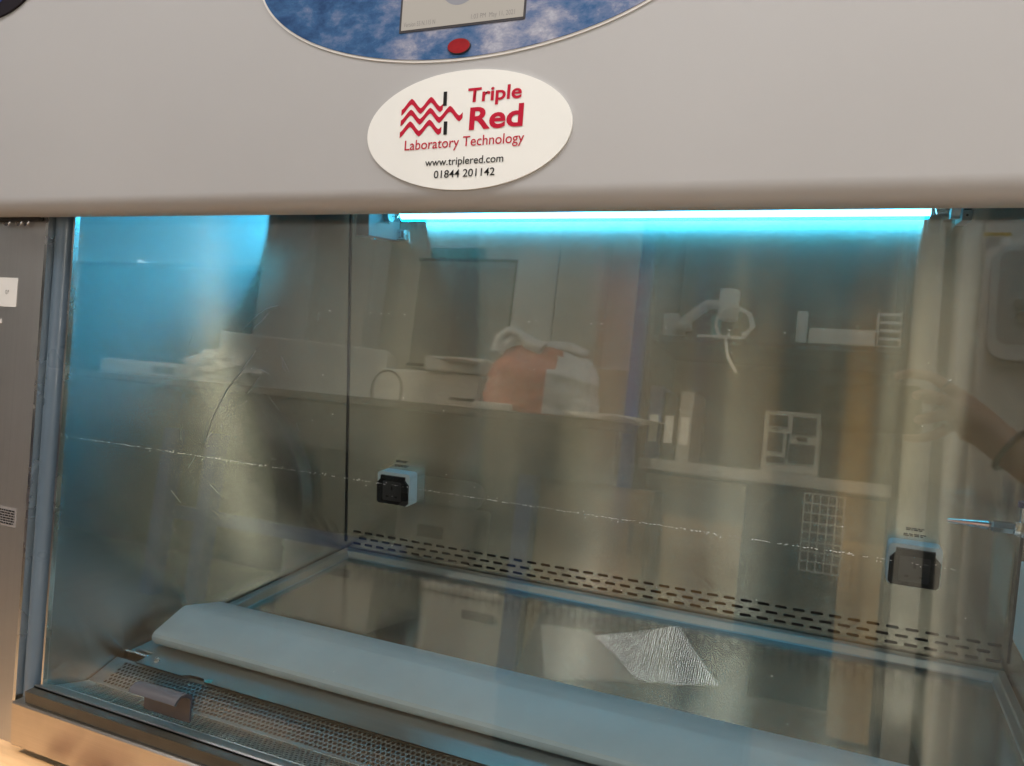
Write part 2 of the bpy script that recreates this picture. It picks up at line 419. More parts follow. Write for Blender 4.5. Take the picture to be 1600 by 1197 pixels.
# left and right posts with gasket channels
def post(side):
    G = SL if side < 0 else SR
    sx = lambda x: x
    def fr(a, b, s0, s1, o0, o1, bev=0):
        bm = BM(); pts = [(sx(a), s0), (sx(b), s0), (sx(b), s1), (sx(a), s1)]
        return prism(bm, pts, lambda u, v, d: G(u, v, d), o0, o1)
    p = obj('side_post', fr(-.106, -.0145, -.30, 1.2, -.05, .006), 'steel_post', cab)
    obj('folded_edge', fr(-.0145, -.0095, -.004, .70, -.05, .0075), 'edge', p)
    g = BM()
    tube(g, [G(.0045, .001, -.008), G(.0045, .70, -.008)], .0127, 20)
    obj('gasket', g, 'gasket', cab, smooth=True)
    obj('channel', fr(-.0095, .0265, .000, .70, -.045, -.021), 'gapdark', cab)
    e = obj('glazing_bead', fr(.0258, .0290, .000, .70, -.0068, .000), 'edge', cab)
    return p
lp = post(-1); rp = post(1)
# things on the left post
st = obj('sticker', prism(BM(), rrect(-.0985, -.0615, .4995, .5375, .002), SL, .0062, .0066), 'label_white', lp)
obj('sticker_lettering', merge(*[text_bm('Q.P', SL, -.0835, -.0765, .5165, .5215, .0067, .0070)]), 'grey_ink', lp)
def lines(frame, x0, x1, s0, s1, n, d0, d1, fill=.55, word=.012):
    bm = BM(); h = (s1-s0)/n
    for i in range(n):
        x = x0; end = x1-(random.random()*.25*(x1-x0) if i == 0 else 0)
        while x < end:
            wd = word*random.uniform(.4, 1.2); xe = min(end, x+wd)
            prism(bm, [(x, s0+i*h), (xe, s0+i*h), (xe, s0+i*h+h*fill), (x, s0+i*h+h*fill)], frame, d0, d1); x = xe+word*.22
    return bm
pl = obj('rating_label', prism(BM(), rrect(-.0700, -.0330, .2150, .2400, .001), SL, .0062, .0066), 'label_grey', cab)
obj('fine_print', lines(SL, -.067, -.036, .218, .238, 6, .0067, .0070, word=.006), 'black_ink', pl)
obj('paint_chip', prism(BM(), [(-.096, .478), (-.0885, .4835), (-.0875, .478), (-.091, .4765)], SL, .0062, .0068), 'label_white', lp)
hg = BM(); tube(hg, [SL(-.115, .6125, .011), SL(-.018, .6135, .011)], .0038, 10)
hinge = obj('hinge_rod', hg, 'gapdark', cab, smooth=True)
hr = BM()
for hx in (-.083, -.060, -.047):
    pts = [SL(hx+.003*math.cos(a), .6110, .011)+.0062*Vector((math.cos(a)*.5, math.sin(a)*.3, math.sin(a))) for a in [math.pi*2*i/16 for i in range(17)]]
    tube(hr, pts, .0011, 6)
obj('hinge_ring', hr, 'chrome', hinge, smooth=True)

# glass sash
gs = BM(); prism(gs, [(.0022, .0135), (W-.0022, .0135), (W-.0022, .80), (.0022, .80)], S, -.006, 0)
sash = obj('glass_sash', gs, 'pane', cab)
# bent finger pull on the pane
hp = BM()
def HF(u, v, d): return SL(d, .036+u, .0004+v)
pr = [(0, 0), (0, .0025), (.026, .003), (.030, .0055), (.033, .011), (.0335, .017), (.0305, .0225), (.027, .0255), (.0285, .0275), (.033, .0245), (.0365, .018), (.036, .010), (.0325, .003), (.030, 0)]
prism(hp, pr, HF, .205, .2755)
obj('finger_pull', hp, 'handle', sash, smooth=True)
# scratches across the pane
sb = BM()
rng = random.Random(3)
x = .031
def fleck(x, s, w, h, a):
    pts = [(x, s), (x+w*.5, s-h*.5+a*w*.5), (x+w, s+a*w), (x+w*.6, s+h*.5+a*w*.5)]
    prism(sb, pts, SL, .0001, .0004)
while x < 1.03:
    dens = 1 if x < .95 else .45
    s = .3415-.003*(x-.03)+rng.gauss(0, .00028)
    if rng.random() < .74*dens: fleck(x, s, rng.uniform(.0008, .0032), rng.uniform(.00012, .0004), rng.uniform(-.15, .15))
    if rng.random() < .10: fleck(x, s+rng.gauss(0, .0015), .0008, .0008, 0)
    x += rng.uniform(.0012, .0042)
x = .2
while x < .9:
    if rng.random() < .12: fleck(x, .5145+rng.gauss(0, .0004), rng.uniform(.001, .004), .0003, 0)
    x += rng.uniform(.002, .010)
for _ in range(90): fleck(rng.uniform(.04, 1.1), rng.uniform(.03, .58), rng.uniform(.0003, .0010), rng.uniform(.0003, .0009), 0)
obj('scratch', sb, 'scratch', sash)
# scratches in the left wall
sc2 = BM()
def wall_scratch(pts, w):
    for (a, b), (c, d) in zip(pts, pts[1:]):
        dx, dz = c-a, d-b; l = math.hypot(dx, dz); nx, nz = -dz/l*w, dx/l*w
        prism(sc2, [(a-nx, b-nz), (c-nx, d-nz), (c+nx, d+nz), (a+nx, b+nz)], lambda u, v, q: (q, u, v), .0001, .0003)
wall_scratch([(-.395, .285), (-.375, .325), (-.345, .365), (-.310, .395), (-.275, .428)], .0005)
wall_scratch([(-.30, .47), (-.27, .49), (-.25, .50), (-.22, .505)], .0003)
wall_scratch([(-.28, .468), (-.262, .478), (-.245, .492)], .0003)
for _ in range(16):
    a, b = rng.uniform(-.45, -.1), rng.uniform(.1, .5); wall_scratch([(a, b), (a+rng.uniform(-.03, .03), b+rng.uniform(.004, .03))], .00018)
obj('scratch', sc2, 'grey', cab)

# company sticker on the fascia
logo = obj('company_sticker', prism(BM(), ellipse(.598, .6805, .1035, .0545), F, .0001, .0022), 'white_sticker', cab, smooth=True)
D0, D1 = .0023, .0027
red = BM()
def wave(x0, x1, s0, per, amp, wid, ph=0):
    n = 60; bot, top = [], []
    for i in range(n+1):
        x = x0+(x1-x0)*i/n; t = (x-x0)/per+ph
        tri = 2*abs(2*(t-math.floor(t+.5)))-1           # -1..1, sharp
        y = s0+amp*(.55*math.sin(2*math.pi*(t-.25))+.45*tri)
        bot.append((x, y-wid/2)); top.append((x, y+wid/2))
    prism(red, bot+top[::-1], lambda u, v, d: F(u, v+(u-.53)*.024, d), D0, D1)
wave(.5308, .5745, .7045, .0205, .0048, .0052)
wave(.5308, .5955, .6945, .0205, .0048, .0052)
wave(.5308, .5745, .6835, .0205, .0048, .0052)
r = .022
lt = merge(red, text_bm('Triple', F, .5995, .6525, .7052, .7180, D0, D1, r, .022),
           text_bm('Red', F, .6030, .6555, .6805, .7005, D0, D1, r, .026),
           text_bm('Laboratory Technology', F, .5372, .6580, .6640, .6735, D0, D1, r, .004))
obj('red_lettering', lt, 'red_ink', logo)
bk = BM()
for a, b, x in ((.7035, .7165, .5765), (.6770, .6890, .5790)):
    prism(bk, [(x-.0018, a), (x+.0018, a), (x+.0013, b), (x-.0022, b)], F, D0, D1)
obj('black_lettering', merge(bk, text_bm('www.triplered.com', F, .5605, .6395, .6483, .6555, D0, D1, r, .006),
    text_bm('01844 201142', F, .5705, .6320, .6370, .6442, D0, D1, r, .006)), 'black_ink', logo)

# display panel
PC, PS = .585, .850
rim = obj('display_panel', prism(BM(), ellipse(PC, PS, .2372, .1054, 160), F, .0001, .0012), 'label_white', cab)
def CF_(x, s, d): return F(x, s, d)
cl = obj('cloud_overlay', prism(BM(), ellipse(PC, PS, .2345, .1030, 160), F, .0013, .0020), 'clouds', rim)
obj('screen_frame', prism(BM(), [(.5215, .7750), (.6500, .7755), (.6505, .875), (.5210, .875)], F, .0021, .0026), 'screen_frame', rim)
scr = obj('screen', prism(BM(), [(.5238, .7772), (.6480, .7777), (.6485, .873), (.5233, .873)], F, .0027, .0031), 'screen', rim)
obj('screen_graphic', prism(BM(), ellipse(.5830, .8135, .0190, .0185, 48), F, .0032, .0034), 'screen_grey', rim)
obj('lettering', merge(text_bm('Version 55 N.115 N', F, .5265, .5600, .7800, .7845, .0032, .0034), text_bm('1:03 PM  May 11, 2021', F, .5970, .6400, .7805, .7850, .0032, .0034)), 'grey_ink', rim)
ind = obj('indicator_light', prism(BM(), ellipse(.5868, .7570, .0112, .0066, 40), F, .0021, .0040), 'led', rim, smooth=True)
bz = BM(); tube(bz, [F(.5868+.0112*math.cos(t), .7570+.0066*math.sin(t), .003) for t in [2*math.pi*i/40 for i in range(41)]], .0008, 6); obj('indicator_bezel', bz, 'screen_frame', rim, smooth=True)
# dark oval badge at the upper left corner
bd = obj('oval_badge', prism(BM(), ellipse(-.075, .925, .100, .0745, 96), F, .0001, .003), 'badge_dark', cab, smooth=True)
obj('badge_print', prism(BM(), ellipse(-.085, .928, .068, .066, 64), F, .0031, .0034), 'badge_blue', bd)

# ultraviolet lamp
ly, lz = -.050, .6825
lb = obj('lamp_tube', tube(BM(), [(.150, ly, lz), (1.035, ly, lz)], .0078, 20), 'tube_core', cab, smooth=True)
def glow_mat():
    m = bpy.data.materials.new('plasma_halo'); m.use_nodes = True; nt = m.node_tree; nt.nodes.clear()
    out = node(nt, 'ShaderNodeOutputMaterial'); mx = node(nt, 'ShaderNodeAddShader')
    tr = node(nt, 'ShaderNodeBsdfTransparent'); em = node(nt, 'ShaderNodeEmission'); em.inputs[0].default_value = (0, .46, .90, 1); em.inputs[1].default_value = 8.5
    nt.links.new(tr.outputs[0], mx.inputs[0]); nt.links.new(em.outputs[0], mx.inputs[1]); nt.links.new(mx.outputs[0], out.inputs[0]); return m
M['halo'] = glow_mat()
obj('glow', tube(BM(), [(.152, ly, lz), (1.033, ly, lz)], .0118, 20), 'halo', lb, smooth=True)
obj('glass_envelope', tube(BM(), [(.125, ly, lz), (1.062, ly, lz)], .013, 24), 'clear', lb, smooth=True)
cp = BM()
tube(cp, [(.112, ly, lz), (.127, ly, lz)], .0125, 20); obj('end_cap', cp, 'metal_cap', lb, smooth=True); cp = BM(); tube(cp, [(1.060, ly, lz), (1.078, ly, lz)], .0125, 20)
obj('end_cap', cp, 'metal_cap', lb, smooth=True)
fl = BM()
for xx, d in ((.131, 1), (1.055, -1)):
    tube(fl, [(xx, ly-.004, lz-.003), (xx+d*.012, ly-.004, lz-.003)], .0009, 6); tube(fl, [(xx, ly+.004, lz+.003), (xx+d*.012, ly+.004, lz+.003)], .0009, 6)
    tube(fl, [(xx+d*.012, ly-.006, lz-.006), (xx+d*.014, ly+.004, lz+.005)], .0013, 6)
obj('filament', fl, 'chrome', lb)
for xx, d in ((.108, 1), (1.079, -1)):
    b = BM(); box(b, xx-.007, xx+.007, -.070, -.0005, lz-.017, lz+.02, .003)
    c = obj('lamp_holder', b, 'clip', cab, smooth=True)
    b = BM(); box(b, xx-.0045, xx+.0045, -.0712, -.0695, lz-.002, lz+.006); tube(b, [(xx, -.0712, lz-.009), (xx, -.0695, lz-.009)], .0016, 10); obj('holder_slot', b, 'gapdark', c)
b = BM(); tube(b, [(.112, -.070, lz-.013), (.135, -.070, lz-.0165)], .0022, 8); obj('spring_clip', b, 'chrome', cab, smooth=True)
# bracket box beside the lamp
b = BM(); box(b, .088, .116, -.110, -.0005, .639, .86, .0012, 1); lbx = obj('bracket_box', b, 'label_grey', cab)
b = BM(); tube(b, [(.100, -.072, .6395), (.100, -.072, .6345)], .007, 16); obj('box_screw', b, 'chrome', lbx, smooth=True)
b = BM(); box(b, .114, .132, -.012, -.0005, .640, .660, .001, 1); box(b, .124, .129, -.016, -.011, .644, .656, .001, 1); obj('angle_clip', b, 'chrome', cab)
for zz in (.646, .655): b = BM(); tube(b, [(.121, -.012, zz), (.121, -.0155, zz)], .0022, 10); obj('clip_screw', b, 'chrome', lbx, smooth=True)

# sockets on the back wall
def socket(x0):
    z0, z1 = .116, .181; xw = .074; x1 = x0+xw
    fy = lambda u, v, d: (u, -d, v)
    s = obj('socket', prism(BM(), rrect(x0, x1, z0, z1, .007), fy, .0005, .030), 'sock_white', cab, smooth=True)
    c = .010
    cov = [(x0+.002, z0+.006), (x0+.006, z0+.002), (x1-.006, z0+.002), (x1-.002, z0+.006), (x1-.002, z1-.022), (x1-.010, z1-.013), (x1-.010, z1-.006), (x0+.010, z1-.006), (x0+.010, z1-.013), (x0+.002, z1-.022)]
    obj('smoked_cover', prism(BM(), cov, fy, .0301, .036), 'sock_black', s)
    obj('socket_face', prism(BM(), rrect(x0+.016, x1-.016, z0+.009, z1-.017, .002), fy, .0361, .0366), 'sock_in', s)
    h = BM(); cx = (x0+x1)/2
    prism(h, [(cx-.0018, z0+.031), (cx+.0018, z0+.031), (cx+.0018, z0+.039), (cx-.0018, z0+.039)], fy, .0367, .0369)
    for q in (-.010, .010): prism(h, [(cx+q-.0030, z0+.016), (cx+q+.0030, z0+.016), (cx+q+.0030, z0+.0195), (cx+q-.0030, z0+.0195)], fy, .0367, .0369)
    obj('pin_hole', h, 'black_ink', s)
    n = lines(fy, cx-.016, cx+.016, z1+.006, z1+.011, 2, .0004, .0007, word=.007)
    n2 = lines(fy, cx-.013, cx+.013, z1+.0155, z1+.0205, 2, .0004, .0007, word=.006)
    obj('wall_lettering', merge(n, n2), 'black_ink', s)
    return s
socket(.095); socket(1.022)

# hose tap on the right
tp = BM()
ty, tz = -.060, .234
prof = []
for i in range(11):
    xx = 1.093+i*.0048; rr = .0026+i*.00035; prof += [((xx, ty, tz), rr), ((xx+.0040, ty, tz), rr+.0013)]
prof += [((1.1465, ty, tz), .0058), ((1.150, ty, tz), .0058)]
tube(tp, [p for p, _ in prof], [q for _, q in prof], 16)
tap = obj('hose_tap', tp, 'chrome', cab)
t2 = BM(); tube(t2, [(1.148, ty, tz), (1.151, ty, tz), (1.176, ty, tz), (1.178, ty, tz)], [.0075, .0085, .0085, .0075], 6)
obj('tap_nut', t2, 'chrome', tap)
t3 = BM(); box(t3, 1.176, 1.1995, ty-.010, ty+.010, tz-.010, tz+.012, .002); tube(t3, [(1.188, ty, tz+.010), (1.188, ty, tz+.032)], .008, 12)
obj('tap_body', t3, 'chrome', tap, smooth=True)
t4 = BM(); tube(t4, [(1.188, ty, tz+.032), (1.188, ty, tz+.040)], .0095, 14); obj('tap_cap', t4, 'brass', tap, smooth=True)
# stacked collar label plate on the right wall
obj('wall_plate', bx(W-.004, W-.0005, -.17, -.03, .06, .18, .001, 1), 'label_white', cab)

# ================================================================== loose parts in the chamber
# work tray: raised rim round a recessed floor
tray = thing('work_tray', 'recessed stainless work tray with raised rim on chamber floor', 'tray', (.6, -.28, -.014))
def tray_bm(o, i, zt, zb, zf):
    bm = BM()
    def ring(d, z): return [bm.verts.new(c) for c in ((.004+d, -.004-d, z), (W-.004-d, -.004-d, z), (W-.004-d, -.548+d*.6, z), (.004+d, -.548+d*.6, z))]
    rings = [ring(0, -.012), ring(0, -.001), ring(.001, 0), ring(.011, -.0006), ring(.0130, -.0025), ring(.0175, -.0125), ring(.0195, -.0142)]
    for A, B in zip(rings, rings[1:]):
        for j in range(4): bm.faces.new((A[j], A[(j+1) % 4], B[(j+1) % 4], B[j]))
    return bm, rings[-1]
tb, _ = tray_bm(0, 0, 0, 0, 0)
obj('tray_rim', tb, 'steel_rim', tray)
fb = BM(); v = [fb.verts.new(c) for c in ((.0235, -.0235, -.0142), (W-.0235, -.0235, -.0142), (W-.0235, -.536, -.0142), (.0235, -.536, -.0142))]; fb.faces.new(v)
obj('tray_floor', fb, 'steel_tray', tray)

# perforated front grille with flange
gr = thing('front_grille', 'perforated steel air grille bent into a shallow trough behind sash', 'grille', (.6, -.61, -.02))
def grille():
    bm = BM()
    A, B, C_ = Vector((0, -.5655, -.0018)), Vector((0, -.6125, -.0160)), Vector((0, -.6640, .0004))
    segs = [(A, B), (B, C_)]
    p, rad, N = .0068, .00262, 12
    X0, X1 = .024, 1.176
    for P, Q in segs:
        L = (Q-P).length; t = (Q-P)/L
        rows = int((L-.006)/.0059); mrg = (L-rows*.0059)/2
        def q(x0, x1, a, b):
            bm.faces.new([bm.verts.new((x, 0, 0) if False else (x, (P+t*y).y, (P+t*y).z)) for x, y in ((x0, a), (x1, a), (x1, b), (x0, b))])
        q(.002, W-.002, 0, mrg); q(.002, W-.002, L-mrg, L)
        q(.002, X0, mrg, L-mrg); q(X1, W-.002, mrg, L-mrg)
        for r_ in range(rows):
            y0, y1 = mrg+r_*.0059, mrg+(r_+1)*.0059; cy = (y0+y1)/2
            sh = p/2 if r_ % 2 else 0
            n = int((X1-X0-sh)/p)
            if sh: q(X0, X0+sh, y0, y1)
            q(X0+sh+n*p, X1, y0, y1)
            for i in range(n):
                cx = X0+sh+(i+.5)*p
                inner, outer = [], []
                for j in range(N):
                    a = 2*math.pi*(j+.5)/N; ca, sa = math.cos(a), math.sin(a)
                    inner.append((cx+rad*ca, cy+rad*sa))
                    k = min((p/2)/abs(ca) if abs(ca) > 1e-6 else 9, (.0059/2)/abs(sa) if abs(sa) > 1e-6 else 9)
                    outer.append((cx+k*ca, cy+k*sa))
                VI = [bm.verts.new((x, (P+t*y).y, (P+t*y).z)) for x, y in inner]; VO = [bm.verts.new((x, (P+t*y).y, (P+t*y).z)) for x, y in outer]
                for j in range(N):
                    bm.faces.new((VI[j], VO[j], VO[(j+1) % N], VI[(j+1) % N]))
                # the corners the ray-cast outline leaves open
                for sx_, sy_ in ((1, 1), (-1, 1), (-1, -1), (1, -1)):
                    c = (cx+sx_*p/2, cy+sy_*.0059/2)
                    near = sorted(range(N), key=lambda j: (outer[j][0]-c[0])**2+(outer[j][1]-c[1])**2)[:2]
                    a_, b_ = VO[near[0]], VO[near[1]]
                    if (outer[near[0]][0]-outer[near[1]][0])**2 > 1e-12 and (outer[near[0]][1]-outer[near[1]][1])**2 > 1e-12:
                        bm.faces.new((a_, b_, bm.verts.new((c[0], (P+t*c[1]).y, (P+t*c[1]).z))))
    return bm
g = obj('perforated_sheet', grille(), 'steel_grille', gr)
md = g.modifiers.new('thick', 'SOLIDIFY'); md.thickness = .0010; md.offset = -1
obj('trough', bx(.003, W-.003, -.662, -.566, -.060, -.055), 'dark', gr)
# flange plate over the grille's rear edge with its notch, screw and chip
fp = BM()
edge = [(.048, -.5735), (.134, -.5735), (.142, -.5660), (.166, -.5660), (.174, -.5735), (1.15, -.5735), (1.15, -.5020), (.048, -.5020)]
prism(fp, edge, lambda u, v, d: (u, v, d), .0016, .0034)
fl_ = obj('flange_plate', fp, 'steel_rim', tray)
b = BM(); tube(b, [(.074, -.560, .0036), (.074, -.560, .0058)], .0045, 6); box(b, .0705, .0775, -.5608, -.5592, .0056, .0105, .0006, 1); obj('thumb_screw', b, 'chrome', tray)
obj('blue_tape', prism(BM(), [(.1745, -.5745), (.184, -.571), (.181, -.564), (.1735, -.566)], lambda u, v, d: (u, v, d), .0036, .0042), 'teal', tray)
b = BM(); box(b, .004, .047, -.5535, -.5500, .0005, .0040, .0008, 1); obj('retainer_clip', b, 'chrome', tray)

# armrest
ar = thing('armrest', 'long blue grey sloped armrest bar lying along the front of the tray', 'armrest', (.6, -.47, 0))
am = BM()
apr = [(-.5190, .0058), (-.5245, .0078), (-.5282, .0115), (-.5300, .0160), (-.5297, .0205), (-.5270, .0245), (-.5220, .0272), (-.4720, .0440), (-.4660, .0448), (-.4010, .0290), (-.3970, .0240), (-.3985, .0200), (-.4040, .0190), (-.4660, .0350), (-.5170, .0170)]
extr_x(am, apr, .030, 1.165)
# taper the left end so its rear corner is set in
for v in am.verts:
    if v.co.x < .1: v.co.x += max(0, (v.co.y+.470))*.10
ab = obj('bar', am, 'armrest', ar, smooth=26)
bv = ab.modifiers.new('bevel', 'BEVEL'); bv.width = .0015; bv.segments = 2; bv.limit_method = 'ANGLE'; bv.angle_limit = math.radians(50)
for xx in (.030, 1.140):
    b = BM(); box(b, xx-.014, xx+.020, -.5410, -.4900, .0005, .0030, .001, 1); obj('foot_bracket', b, 'steel_rim', ar)
    b = BM(); box(b, xx+.004, xx+.008, -.515, -.410, .0031, .0185); obj('foot', b, 'steel_rim', ar)

# ================================================================== setting
FZ = -.37
struct('floor', bx(-6, 5, -5.2, 1.2, FZ-.05, FZ), 'floor')
struct('room_wall', bx(-6, 5, -3.42, -3.30, FZ, 2.4), 'wall')
struct('cream_wall', bx(-3.5, 5, .45, .55, FZ, 2.4), 'wall_cream')
# timber stand under the cabinet
tbm = thing('timber_pallet', 'pale pine timber pallet carrying the steel cabinet', 'pallet', (.5, -.4, FZ))
y = -.96
while y < .12:
    b = BM(); box(b, -.55, 1.55, y, y+.135, -.099, -.0765, .003, 1); obj('plank', b, 'plank', tbm); y += .143
for xx in (-.50, .45, 1.40):
    b = BM(); box(b, xx, xx+.10, -.955, .10, FZ, -.0995); obj('bearer', b, 'plank', tbm)
b = BM()
for i in range(26):
    q = Vector((rng.uniform(-.005, .13), rng.uniform(-.775, -.735), -.0735)); sz = rng.uniform(.004, .013)
    bmesh.ops.create_icosphere(b, subdivisions=1, radius=sz, matrix=Matrix.Translation(q) @ Matrix.Rotation(rng.uniform(0, 3), 4, 'Z') @ Matrix.Diagonal((1.5, .6, .4, 1)))
tag(obj('wood_splinters', b, 'bark'), 'reddish splintered wood debris on pale plank before the sill', 'splinters')['kind'] = 'stuff'

# ================================================================== the laboratory facing the cabinet
BZ = .505
# main bench
bn = thing('lab_bench', 'long dark fronted laboratory bench on blue steel legs', 'bench', (-.9, -2.75, FZ))
obj('worktop', bx(-4.6, .34, -3.28, -2.30, BZ-.03, BZ, .004, 1), 'worktop', bn)
obj('apron', bx(-4.55, .30, -2.345, -2.315, BZ-.20, BZ-.031), 'charcoal', bn)
for xx in (-4.5, -2.35, -1.60, -1.37, -.02):
    obj('leg', bx(xx, xx+.06, -2.40, -2.34, FZ, BZ-.031), 'bluepaint', bn)
obj('brace', bx(-1.60, -.45, -2.42, -2.39, -.06, -.01), 'bluepaint', bn)
obj('modesty_panel', bx(-4.55, .30, -3.10, -3.08, FZ+.02, BZ-.031), 'charcoal', bn)
# cupboard under its right end
cu = thing('wooden_cupboard', 'light wooden cupboard under the right end of the bench', 'cupboard', (.24, -2.6, FZ))
obj('carcass', bx(.05, .43, -3.0, -2.37, FZ+.08, .30), 'dark_wood', cu); obj('door', bx(.06, .42, -2.369, -2.35, FZ+.10, .28, .002, 1), 'dark_wood', cu)
obj('handle', bx(.37, .385, -2.349, -2.33, .10, .20), 'chrome', cu)
# white carton on the bench, corner towards the cabinet
ct = BM(); box(ct, -.34, .34, -.15, .15, BZ, BZ+.215, .004, 1, Matrix.Translation((-1.13, -2.62, 0)) @ Matrix.Rotation(math.radians(-24), 4, 'Z'))
tag(obj('white_carton', ct, 'white'), 'large plain white carton lying at the left of the bench', 'carton')
# flat instrument and plastic heap
it = thing('bench_instrument', 'low white bench instrument beside crumpled plastic sheeting', 'instrument', (-1.85, -2.5, BZ))
obj('body', bx(-2.10, -1.60, -2.65, -2.40, BZ, BZ+.07, .015), 'offwhite', it); obj('keypad', bx(-1.78, -1.66, -2.403, -2.397, BZ+.02, BZ+.05), 'grey', it)
def lump(name, c, r, sq, mat, seed, amp=.25, sub=4):
    bm = BM(); bmesh.ops.create_icosphere(bm, subdivisions=sub, radius=1)
    from mathutils import noise as N
    for v in bm.verts:
        d = v.co.normalized(); k = 1+amp*N.noise(d*2.3+Vector((seed, 0, 0)))+amp*.5*N.noise(d*6+Vector((0, seed, 0)))+amp*.25*abs(N.noise(d*13))
        v.co = Vector((c[0]+d.x*k*r*sq[0], c[1]+d.y*k*r*sq[1], max(c[2]+d.z*k*r*sq[2], c[2]-r*sq[2]*.72)))
    return obj(name, bm, mat, smooth=True)
tag(lump('plastic_sheeting', (-1.42, -2.42, BZ+.055), .15, (1.1, .6, .5), 'bag_white', 3, .5), 'crumpled clear plastic sheeting heaped on the bench', 'sheeting')
# printer and cable
pr_ = thing('small_printer', 'off white printer with paper sticking out beside the carrier bag', 'printer', (-.52, -2.6, BZ))
obj('body', bx(-.70, -.27, -2.80, -2.48, BZ, BZ+.13, .01), 'offwhite', pr_); obj('lid', bx(-.50, -.25, -2.82, -2.46, BZ+.131, BZ+.19, .008), 'offwhite', pr_)
obj('paper_sheet', bx(-.41, -.28, -2.46, -2.36, BZ+.17, BZ+.175), 'paper', pr_); obj('slot', bx(-.38, -.28, -2.481, -2.475, BZ+.03, BZ+.04), 'gapdark', pr_)
cb = BM(); tube(cb, [(-.62-.06*math.cos(a), -2.42+.02*math.sin(a*2), BZ+.004+.11*max(0, math.sin(a))) for a in [math.pi*i/20 for i in range(21)]], .004, 8)
tag(obj('cable', cb, 'rubber', smooth=True), 'dark cable looping up from the bench beside printer', 'cable')
# carrier bag
bag = thing('carrier_bag', 'stuffed white and orange plastic carrier bag on bench', 'bag', (0, -2.42, BZ))
def bag_bm(x0, x1, grow=0):
    from mathutils import noise as N
    bm = BM(); nu, nv = 56, 34; grid = []
    for j in range(nv+1):
        t = j/nv; row = []
        for i in range(nu):
            a = 2*math.pi*i/nu
            w_ = .205*(1-.10*t-.35*max(0, t-.7)**1.2*2); d_ = .11*(1-.15*t-max(0, t-.6)*1.6)
            k = 1+.06*N.noise(Vector((math.cos(a)*2, math.sin(a)*2, t*4)))+.05*N.noise(Vector((math.cos(a)*6, math.sin(a)*6, t*12)))+.018*math.sin(a*17+t*5)
            row.append(Vector((.0+w_*k*math.copysign(abs(math.cos(a))**.7, math.cos(a)), -2.42+d_*k*math.copysign(abs(math.sin(a))**.8, math.sin(a)), BZ+.004+.235*t*(1+.12*N.noise(Vector((math.cos(a)*1.5, math.sin(a), 5))))-.03*max(0, math.cos(a))*t)))
        grid.append(row)
    vs = {}
    def V(j, i):
        i %= nu
        if (j, i) not in vs: vs[(j, i)] = bm.verts.new(grid[j][i])
        return vs[(j, i)]
    for j in range(nv):
        for i in range(nu):
            c = (grid[j][i]+grid[j][(i+1) % nu]+grid[j+1][(i+1) % nu]+grid[j+1][i])/4
            xx = c.x-(.04*(c.z-BZ)/.2-.02)
            if x0 <= xx < x1 and (grow == 0) == (j/nv < .78 or True): bm.faces.new((V(j, i), V(j, i+1), V(j+1, i+1), V(j+1, i)))
    return bm
obj('orange_panel', bag_bm(-1, .045), 'bag_red', bag, smooth=True); obj('white_panel', bag_bm(.045, 1), 'bag_white', bag, smooth=True)
top = BM()
for sgn, yy in ((1, -2.475), (-1, -2.385)):
    pts = [(-.17, yy, BZ+.21), (-.165, yy, BZ+.26), (-.135, yy, BZ+.285), (-.10, yy, BZ+.275), (-.06, yy, BZ+.245), (.0, yy, BZ+.225)]
    tube(top, pts, [.028, .020, .016, .016, .020, .028], 8)
tube(top, [(-.02, -2.43, BZ+.22), (.08, -2.43, BZ+.232), (.15, -2.43, BZ+.215)], [.04, .034, .02], 10)
obj('bag_handle', top, 'bag_white', bag, smooth=True)
b = BM(); box(b, .06, .30, -2.75, -2.52, BZ, BZ+.19, .003, 1, None); tag(obj('cardboard_box', b, 'card'), 'brown cardboard box behind the carrier bag', 'box')
b = BM()
for i in range(5): box(b, -.11, .11, -.15, .15, BZ+.004*i, BZ+.004*i+.003, 0, 1, Matrix.Translation((.24+.01*i, -2.40, 0)) @ Matrix.Rotation(.2*i-.4, 4, 'Z'))
tag(obj('paper_stack', b, 'paper'), 'fanned stack of papers at the bench end', 'papers')
b = BM(); box(b, -.20, -.06, -2.36, -2.30, BZ, BZ+.025, .002, 1); tag(obj('white_tray', b, 'white'), 'small white tray at bench edge below the carrier bag', 'tray')
# wall furniture behind bench
dk = thing('dark_backdrop', 'long added dark locker behind the far left of the bench', 'backdrop', (-3.2, -3.1, BZ))  # added dark body so the glass reflects little light at far left
obj('body', bx(-4.6, -1.80, -3.28, -2.98, BZ+.001, 1.13, .004, 1), 'charcoal', dk); obj('top_panel', bx(-4.6, -1.80, -3.285, -2.97, 1.131, 1.15), 'grey', dk)

